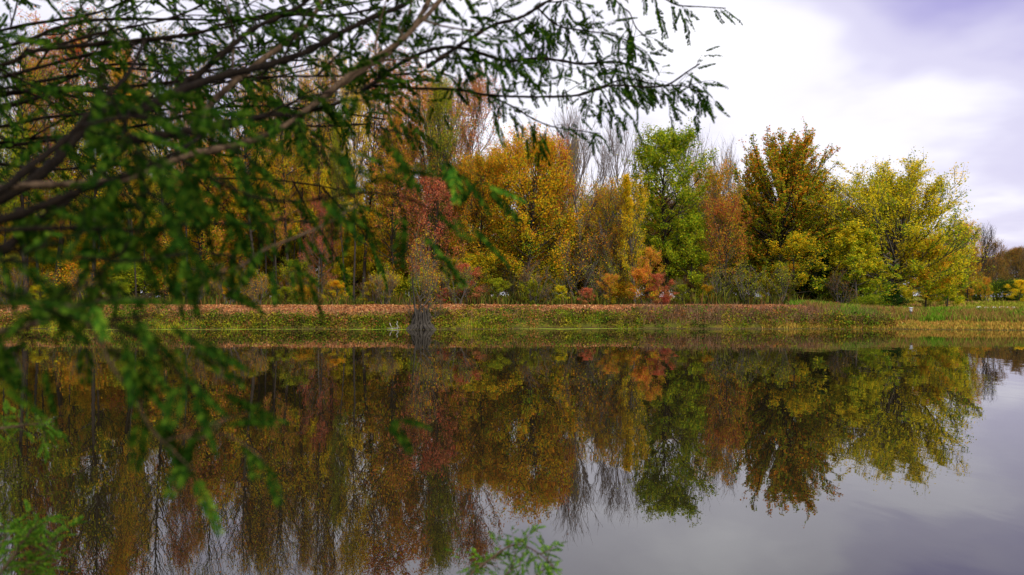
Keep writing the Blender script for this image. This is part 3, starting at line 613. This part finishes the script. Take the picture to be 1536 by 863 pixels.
WP=plain('white_paint',(.62,.62,.62)); DK=plain('dark_post',(.05,.04,.03)); HO=plain('hole_shade',(.01,.01,.01))
g=Geo(); box(g,(0,0,zt/2-.15),(.09,.09,zt-.3)); link('post',build_mesh('post',g,[DK]),nb_)
g=Geo(); box(g,(0,-.02,zt-.21),(.19,.17,.34)); hb=link('box',build_mesh('box',g,[WP]),nb_)
g=Geo(); V=[(-.16,-.17,zt-.03),(.16,-.17,zt-.03),(.16,.12,zt+.02),(-.16,.12,zt+.02),(-.16,-.17,zt),(.16,-.17,zt),(.16,.12,zt+.05),(-.16,.12,zt+.05)]
g.add(V,[(0,3,2,1),(4,5,6,7),(0,1,5,4),(1,2,6,5),(2,3,7,6),(3,0,4,7)]); link('roof',build_mesh('roof',g,[WP]),nb_)
g=Geo(); a=np.arange(10)*.628; V=[(math.cos(t)*.035,-.125,zt-.14+math.sin(t)*.035) for t in a]+[(math.cos(t)*.035,-.118,zt-.14+math.sin(t)*.035) for t in a]
g.add(V,[(i,(i+1)%10,(i+1)%10+10,i+10) for i in range(10)]); g.order.append((np.array([list(range(10))]),{})); link('entrance_hole_disc',build_mesh('entrance_hole_disc',g,[HO]),nb_)  # near-black disc on the box front, painted as shade inside the opening
ST=plain('pale_stone',(.6,.57,.52),.9)
slab=['leftmost','second','third','fourth','fifth','rightmost']
for i,px in enumerate((1468,1479,1490,1502,1511,1520)):
    D=70.; x=PX(px,D); rs=np.random.RandomState(200+i); g=Geo(); u=np.linspace(0,math.pi,6); v_=np.arange(9)*2*math.pi/9
    V=np.array([[math.sin(a)*math.cos(b),math.sin(a)*math.sin(b),math.cos(a)] for a in u for b in v_])*(1+rs.uniform(-.18,.18,(54,1)))*np.array([.28,.2,.17])*rs.uniform(.8,1.2)
    i_=np.arange(54).reshape(6,9); F=np.stack([i_[:-1],np.roll(i_[:-1],-1,1),np.roll(i_[1:],-1,1),i_[1:]],-1).reshape(-1,4); g.add(V,F)
    tag(link('stone',build_mesh('stone',g,[ST]),None,(x,D,PZ(463,D))),f'{slab[i]} of six pale stones in a row in the field near the right edge','stone',group='pale stones in the field')
    
# ================================================================== the near tree whose boughs hang in from the left
FG=leaf_mat('near_leaves',[(.010,.034,.004),(.018,.056,.006),(.034,.085,.007),(.075,.14,.010)],.46,.3)
FGL=leaf_mat('near_leaves_light',[(.03,.11,.010),(.08,.20,.015),(.18,.29,.02)],.45,.3)
FGD=leaf_mat('near_leaves_orange',[(.35,.10,.02),(.55,.16,.03)],.45,.3)
def frond(rg,L=.15,pairs=11,ll=.024,w_=.0105,fold=.5):
    """one feathery compound leaf along +X, its leaflets folded down"""
    u=np.linspace(0,1,6); sag=-.16*L*u**2; ax=np.stack([u*L,rg.randn()*.1*L*u**2,sag],1)
    g=Geo(); V,F=tubes(ax[None],np.full((1,6),.0011),3); g.add(V,F,v=.1,c=.5)
    for i in range(pairs):
        t=.14+.84*i/(pairs-1); p=np.array([np.interp(t,u,ax[:,k]) for k in range(3)]); sz=ll*(1.05-.45*abs(2*t-.9)**1.6)
        for s in (-1,1):
            if rg.rand()<.07: continue
            fo=fold+rg.randn()*.22; fw=.55+rg.randn()*.15
            d=norm(np.array([fw,s*math.cos(fo),-math.sin(fo)])); e=norm(np.cross(d,np.array([0,.2*s,1.]))+rg.randn(3)*.2); q=p+d*.002; w2=w_*rg.uniform(.85,1.15)*.5
            V=[q,q+d*sz*.35+e*w2,q+d*sz*.75+e*w2*.85,q+d*sz,q+d*sz*.75-e*w2*.85,q+d*sz*.35-e*w2]
            g.add(V,[(0,1,4,5),(1,2,3,4)],v=rg.rand(),c=rg.rand()*.5+.25)
    return g
fr=np.random.RandomState(9)
FRG=[frond(fr,L=l,pairs=p_,fold=f_) for l,p_,f_ in ((.15,19,.35),(.13,16,.7),(.165,20,.9),(.12,15,.2),(.14,18,1.1),(.10,13,.5))]
FRM=[build_mesh(f'frond{i}',q,[FG]) for i,q in enumerate(FRG)]
def flat(gq):
    return np.concatenate(gq.v), gq.order
def frame(d,rg,tw=1.0):
    d=d/np.linalg.norm(d); up=np.array([0,0,1.])+rg.randn(3)*.35*tw; y=np.cross(up,d); y/=max(1e-6,np.linalg.norm(y)); z=np.cross(d,y); return np.stack([d,y,z],1)
def rx(px,py,d): return np.array([(px-768)/FP*d, d, CH-(py-HZ)/FP*d])
def smooth(pts,k=4):
    P=np.array(pts,float); n=len(P); t=np.linspace(0,n-1,(n-1)*k+1); o=[]
    for q in t:
        i=min(int(q),n-2); f=q-i; p0=P[max(i-1,0)];p1=P[i];p2=P[i+1];p3=P[min(i+2,n-1)]
        o.append(.5*((2*p1)+(-p0+p2)*f+(2*p0-5*p1+4*p2-p3)*f*f+(-p0+3*p1-3*p2+p3)*f**3))
    return np.array(o)
class Near:
    def __init__(s,name,label,loc,seed,cat='tree'):
        s.root=bpy.data.objects.new(name,None); C.objects.link(s.root); s.root.location=loc; s.loc=np.array(loc,float); tag(s.root,label,cat); s.rg=np.random.RandomState(seed); s.fronds=[]
    def twig(s,g,p,d,Ln,r,fr_n,hang=.45,size=1.,droop=.05):
        rg=s.rg; k=6; pts=[p]; d=d/np.linalg.norm(d)
        for i in range(k-1): d=d+rg.randn(3)*.12+np.array([0,0,-droop]); d/=np.linalg.norm(d); pts.append(pts[-1]+d*Ln/(k-1))
        P=np.array(pts); V,F=tubes((P-s.loc)[None],(r*(1-np.linspace(0,.7,k)))[None],4); g.add(V,F)
        for j in range(fr_n):
            u=(.12+.88*(j+.5*rg.rand())/fr_n)*(k-1); i=min(int(u),k-2); q=P[i]+(P[i+1]-P[i])*(u-i); dd=norm(P[i+1]-P[i])
            side=norm(np.cross(dd,[0,0,1.]))*(1 if j%2 else -1)
            fd=norm(dd*rg.uniform(.3,.8)+side*rg.uniform(.2,.9)+np.array([0,0,-hang*rg.uniform(.3,2.)])+rg.randn(3)*.2)
            s.fronds.append((q,fd,size*rg.uniform(.7,1.2)))
        s.fronds.append((P[-1],norm(d+np.array([0,0,-.3])),size))
        return P
    def bough(s,pts,d0,d1,t0,t1,mat_=None,step=.11,tl=(.12,.35),nf=5,hang=.28,size=1.,skip=0.,spread=1.,droop=.05):
        """pts in the photograph's pixels, distances d0..d1, thickness t0..t1 in pixels"""
        rg=s.rg; n=len(pts); ds=np.linspace(d0,d1,n); W=smooth([rx(a,b,dd) for (a,b),dd in zip(pts,ds)],7); m=len(W)
        th=np.linspace(t0,t1,m)*np.linspace(d0,d1,m)/FP/2
        W2=W+rg.randn(m,3)*.1*th[:,None]; tv=th*(1+.10*np.clip(rg.randn(m),-1.5,2.)+.35*(rg.rand(m)<.06))
        g=Geo(); V,F=tubes((W2-s.loc)[None],tv[None],8 if t0>5 else 5); g.add(V,F)
        seg=np.linalg.norm(np.diff(W,axis=0),axis=1); cum=np.concatenate([[0],np.cumsum(seg)]); q=skip*cum[-1]
        while step and q<cum[-1]:
            i=min(np.searchsorted(cum,q,'right')-1,m-2); f=(q-cum[i])/seg[i]; p=W[i]+(W[i+1]-W[i])*f; d=norm(W[i+1]-W[i])
            a=norm(rg.randn(3)); a-=d*np.dot(a,d); a=norm(a); dd=d*.8+a*rg.uniform(.4,1.1)*spread
            Ln=rg.uniform(*tl); s.twig(g,p,dd,Ln,max(.0014,.0035*Ln/.3),max(2,int(nf*Ln/.25)),hang,size,droop); q+=step*rg.uniform(.5,1.5)
        o=link('branch',build_mesh('branch',g,[mat_ or BN],True),s.root); return W
    def finish(s,mt=None,limit=300,orange=0.,cap=1e9):
        rg=s.rg; fs=[]
        for q,fd,sz in s.fronds:
            if q[1]<.5: continue
            px=768+q[0]/q[1]*FP; py=HZ+(CH-q[2])/q[1]*FP; inside=-150<px<1700 and -150<py<1000
            if not inside and rg.rand()<.7: continue
            fs.append((0 if inside else 1, q[1]/sz, q, fd, sz))
        order=sorted(range(len(fs)),key=lambda i:(fs[i][0],fs[i][1])); big=Geo(); cnt=0
        for n_,i in enumerate(order):
            _,_,q,fd,sz=fs[i]; k=rg.randint(len(FRM)); M3=frame(fd,rg)
            if n_<limit:
                o=link('leaf',FRM[k],s.root); from mathutils import Matrix
                o.matrix_local=Matrix([[*(M3[r]*sz),(q-s.loc)[r]] for r in range(3)]+[[0,0,0,1]])
                if mt is not None or rg.rand()<.05: o.material_slots[0].link='OBJECT'; o.material_slots[0].material=mt or FGL
            else:
                V,od=flat(FRG[k]); b=big.n; big.v.append(V@(M3*sz).T+(q-s.loc)); big.n+=len(V)
                for F,at in od: big.order.append((F+b,at)); cnt+=1
        if cnt: o=link('foliage',build_mesh('foliage',big,[mt or FG]),s.root); o['kind']='stuff'
        print(s.root.name,'fronds',len(fs))
BN=bark_mat('near_bark_dark',(.003,.002,.001),(.014,.009,.005),20); BL=bark_mat('near_bark_light',(.03,.018,.010),(.13,.085,.05),20)
S=Near('honey_locust_tree','near tree with feathery dark green leaves reaching in from the upper left',(-1.7,.9,float(height(-1.7,.9))),3)
g=Geo(); P=np.array([(0,0,-.2),(.05,.02,.5),(.12,.1,1.1),(.2,.1,1.9),(.15,.3,3.2),(.1,.5,5.)]); P=smooth(P,3); V,F=tubes(P[None],np.interp(np.linspace(0,1,len(P)),[0,.1,.5,1],[.19,.14,.11,.05])[None],12); g.add(V,F); link('trunk',build_mesh('near_trunk',g,[BN],True),S.root)
A=(-380,150); 
S.bough([(-500,330),(-200,295),(-40,284),(40,279),(120,275),(190,268),(270,237),(350,218),(410,198),(465,160),(540,100),(600,60),(650,10),(690,-40)],1.05,2.3,12,7,BL,step=.17,nf=5,skip=.55,tl=(.12,.3),size=.75)
S.bough([(-450,370),(-200,345),(-40,315),(60,262),(110,208),(160,160),(200,165),(267,133),(333,80),(377,43),(433,17),(480,-15)],1.15,2.4,21,5,BN,step=.12,skip=.45,size=.75)
S.bough([(200,172),(267,136),(333,113),(400,97),(457,77),(511,48),(562,23),(608,4),(650,-30)],1.5,2.6,13,6,BN,step=.15,tl=(.15,.35),size=.75)
S.bough([(480,150),(539,107),(585,77),(623,34),(642,0),(660,-40)],2.1,2.7,9,6,BL,step=.13,size=.8)
S.bough([(540,138),(562,122),(604,92),(657,71),(703,73),(757,90),(800,87),(835,89),(875,95),(925,92),(965,105)],2.3,3.3,7,3,BN,step=.036,tl=(.08,.22),nf=6,size=.6,hang=.25)
S.bough([(545,128),(623,132),(684,134),(730,142),(799,145),(868,142),(918,128),(976,130),(1005,125),(1030,108),(1050,95)],2.4,3.4,5,2.5,BN,step=.10,tl=(.06,.2),nf=5,size=.6,hang=.3)
S.bough([(868,142),(900,130),(940,118),(975,124),(1000,128),(1025,128),(1052,138)],3.1,3.4,3,2,BN,step=.03,tl=(.05,.15),nf=6,size=.6,hang=.35)
S.bough([(900,132),(912,150),(922,168)],3.2,3.25,2.5,1.5,BN,step=.06,tl=(.04,.08),nf=4,size=.75,hang=1.)
S.bough([(640,100),(700,60),(742,36),(780,25),(826,-2),(860,-20)],2.5,3.1,6,3.5,BN,step=.045,tl=(.1,.25),nf=6,size=.62,hang=.25)
S.bough([(806,10),(837,37),(870,44),(904,49),(937,58),(952,68)],2.9,3.3,3,1.5,BN,step=.032,tl=(.06,.15),nf=6,size=.6,hang=.25)
S.bough([(900,-30),(930,5),(945,18),(955,40),(975,60)],3.0,3.1,2.5,1.4,BN,step=.04,tl=(.05,.12),nf=5,size=.62,hang=.6)
S.bough([(960,-25),(1004,0),(1022,7),(1057,9),(1090,11)],3.1,3.3,3,1.5,BN,step=.13,tl=(.03,.06),nf=5,size=.8,hang=1.)
S.bough([(730,142),(770,160),(800,178),(830,190),(870,196),(900,200)],2.8,3.2,3,1.5,BN,step=.05,tl=(.05,.12),nf=4,size=.62,hang=.4)
S.bough([(-200,140),(0,97),(43,77),(93,70),(167,63),(250,55),(300,47),(350,30),(417,20),(500,22),(570,10)],2.2,3.0,8,3.5,BN,step=.07,tl=(.12,.32),nf=6,size=.6)
S.bough([(83,67),(143,50),(200,38),(250,27),(293,10),(340,-20)],2.5,3.0,5,3,BN,step=.08,size=.6)
S.bough([(300,185),(307,167),(320,150),(353,120),(400,83),(433,60),(460,37),(480,0)],2.0,2.5,10,7,BL,step=.2,size=.7)
S.bough([(180,212),(260,200),(300,193),(350,187),(400,173),(450,170),(520,150)],1.5,2.0,15,5,BN,step=.14,size=.7)
S.bough([(-300,420),(-60,400),(0,376),(14,367),(46,339),(90,310),(120,285),(160,250),(190,210)],1.1,1.4,20,8,BN,step=.14,size=.6)
S.bough([(-60,350),(70,343),(134,343),(185,346),(260,340),(287,336),(341,336),(402,334),(424,329),(474,336)],1.0,1.7,8,3.5,BN,step=.16,tl=(.06,.15),size=.6)
S.bough([(-150,520),(0,497),(35,493),(70,479),(116,460),(162,450),(202,449),(234,440),(305,419),(359,401),(395,376),(449,354),(489,336),(540,305)],.9,1.6,8,3,BL,step=.16,tl=(.05,.16),size=.55)
S.bough([(120,420),(60,470),(30,520),(20,570)],.95,1.,5,2.5,BN,step=.07,tl=(.04,.12),size=.55)
S.bough([(180,290),(215,330),(160,400),(110,440),(90,480)],.95,1.,5,2.5,BN,step=.07,tl=(.04,.12),size=.55)
S.bough([(90,455),(120,470),(150,515),(175,560),(203,596),(222,635),(245,663)],.95,1.0,5,4,BL,step=.06,tl=(.03,.09),nf=7,skip=.3,size=.55)
S.bough([(245,663),(270,655),(300,657),(340,650)],1.0,1.02,3,2,BL,step=.03,tl=(.03,.08),nf=7,size=.5)
S.bough([(130,480),(190,500),(250,540),(290,600),(300,650)],.95,1.0,4,2,BN,step=.035,tl=(.04,.09),nf=7,size=.5)
S.bough([(0,440),(80,470),(150,480),(240,470)],.9,1.,5,3,BN,step=.045,tl=(.04,.1),nf=6,size=.52)
S.bough([(442,570),(471,603),(517,626),(575,637),(600,625)],1.2,1.25,2.5,1.5,BN,step=0)
S.twig(Geo(),rx(575,637,1.24),np.array([.4,0,.2]),.03,.002,5,size=.4)
S.bough([(270,240),(330,275),(400,300),(470,300),(540,290),(600,295),(650,315)],1.2,1.4,5,3,BN,step=.06,tl=(.06,.14),size=.65)
S.bough([(560,190),(600,200),(650,225),(700,250),(730,275)],1.6,1.7,3,1.5,BN,step=.10,tl=(.04,.08),nf=3,size=.8)
S.bough([(150,110),(190,200),(230,300),(300,345)],1.1,1.2,5,2.5,BN,step=.06,tl=(.06,.16),size=.7)
S.bough([(440,180),(480,230),(520,280),(560,310)],1.3,1.4,3,2,BN,step=.09,tl=(.05,.10),size=.6)
S.bough([(-300,300),(-60,300),(0,285),(50,245),(100,205),(150,150),(190,110),(215,60)],1.0,1.5,16,5,BN,step=.10,tl=(.08,.2),size=.6)
S.bough([(-300,345),(-40,335),(40,318),(110,290),(190,262),(260,230),(300,205)],1.0,1.4,18,5,BN,step=.09,tl=(.08,.2),size=.6)
S.bough([(-80,385),(20,392),(110,386),(200,392),(290,380),(350,385)],.85,1.2,7,3,BN,step=.07,tl=(.05,.14),size=.5)
S.bough([(120,190),(190,175),(260,190),(330,215),(390,250)],1.0,1.3,6,2.5,BN,step=.06,tl=(.06,.15),size=.6)
S.bough([(200,225),(240,260),(250,320),(235,380)],.9,1.0,5,2.5,BN,step=.06,tl=(.05,.12),size=.5)
rb=np.random.RandomState(12)
for i in range(16):   # the crown's farther side, high on the left
    y0=rb.uniform(-60,260); x0=rb.uniform(-250,-40); yy=y0; pts=[(x0,y0)]; xx=x0; dy=rb.uniform(-16,5)
    for k in range(6): xx+=rb.uniform(80,130); yy+=dy+rb.uniform(-22,22); pts.append((xx,yy))
    d0=rb.uniform(2.3,3.3); S.bough(pts,d0,d0+rb.uniform(.3,1.2),6,2,BN,step=.13,tl=(.15,.4),nf=5,size=.62)
for i in range(2):    # lower left sprays
    y0=rb.uniform(330,620); pts=[(-60,y0),(10,y0-10+rb.uniform(-20,20)),(80,y0+rb.uniform(-30,30)),(150,y0+rb.uniform(-20,50)),(210,y0+rb.uniform(0,70))][:rb.randint(3,6)]
    d0=rb.uniform(.95,1.4); S.bough(pts,d0,d0+.12,5,2.5,BN,step=.09,tl=(.05,.12),nf=4,size=.5)
S.finish()
# small plants on the near bank whose tips rise into the bottom of the picture
def nearplant(name,label,base,tips,seed,mt,size,nf,dd=.12,step=.05,tl=(.05,.14)):
    b=np.array([base[0],base[1],float(height(base[0],base[1]))]); s=Near(name,label,tuple(b),seed,'shrub'); s.fronds=[]
    for pts,d in tips:
        W0=[b]+[b*(1-t)+rx(pts[0][0],pts[0][1],d)*t+np.array([0,0,.1*math.sin(t*3.1)]) for t in (.35,.7)]
        Wp=W0+[rx(a,c,d+dd*j/len(pts)) for j,(a,c) in enumerate(pts)]; W=smooth(Wp,3); m=len(W)
        g=Geo(); V,F=tubes((W-s.loc)[None],np.linspace(.006,.0012,m)[None],5); g.add(V,F); rg=s.rg
        for j in range(6,m-1):
            for r_ in range(2):
                a=norm(rg.randn(3)); s.twig(g,W[j],norm(W[j+1]-W[j])*.7+a*.8,rg.uniform(*tl),.0012,nf,.1,size,.03)
        link('stem',build_mesh('stem',g,[BL],True),s.root)
    s.finish(mt); return s
nearplant('sapling','olive-green feathery sapling whose tip rises at the bottom edge below the gold reflection',(.05,2.35),[([(700,880),(740,835),(775,815),(810,830),(832,850)],2.4),([(690,890),(720,850),(735,835)],2.5),([(740,900),(760,860),(785,845)],2.35),([(770,900),(795,868),(830,845)],2.5)],31,FGL,.28,4,tl=(.04,.10))
nearplant('shrub','sparse leafy green shrub in the bottom left corner',(-1.35,1.9),[([(-20,900),(10,850),(35,815),(50,790)],2.0),([(0,900),(40,860),(65,835),(80,810)],2.1),([(-30,870),(-5,830),(15,800)],2.2)],32,FGL,.30,4,tl=(.04,.09))
nearplant('sapling','yellow-green drooping frond at the left edge above the corner shrub',(-1.6,1.7),[([(-90,680),(-30,650),(20,640),(60,636),(78,642)],2.0)],33,FGL,.25,3,tl=(.03,.06))
# grass on the near bank, below and behind the camera
rg=np.random.RandomState(91); n=9000; x=rg.uniform(-7,7,n); y=rg.uniform(-5,nearedge(x)-.15); hm=rg.uniform(.08,.25,n)
tag(link('near_bank_grass',build_mesh('near_bank_grass',blades(rg,x,y,hm,.006,pick(rg,n,[(.08,.14,.015),(.14,.18,.02),(.25,.2,.05)])),[CM])),'short grass on the near bank','grass',kind='stuff')
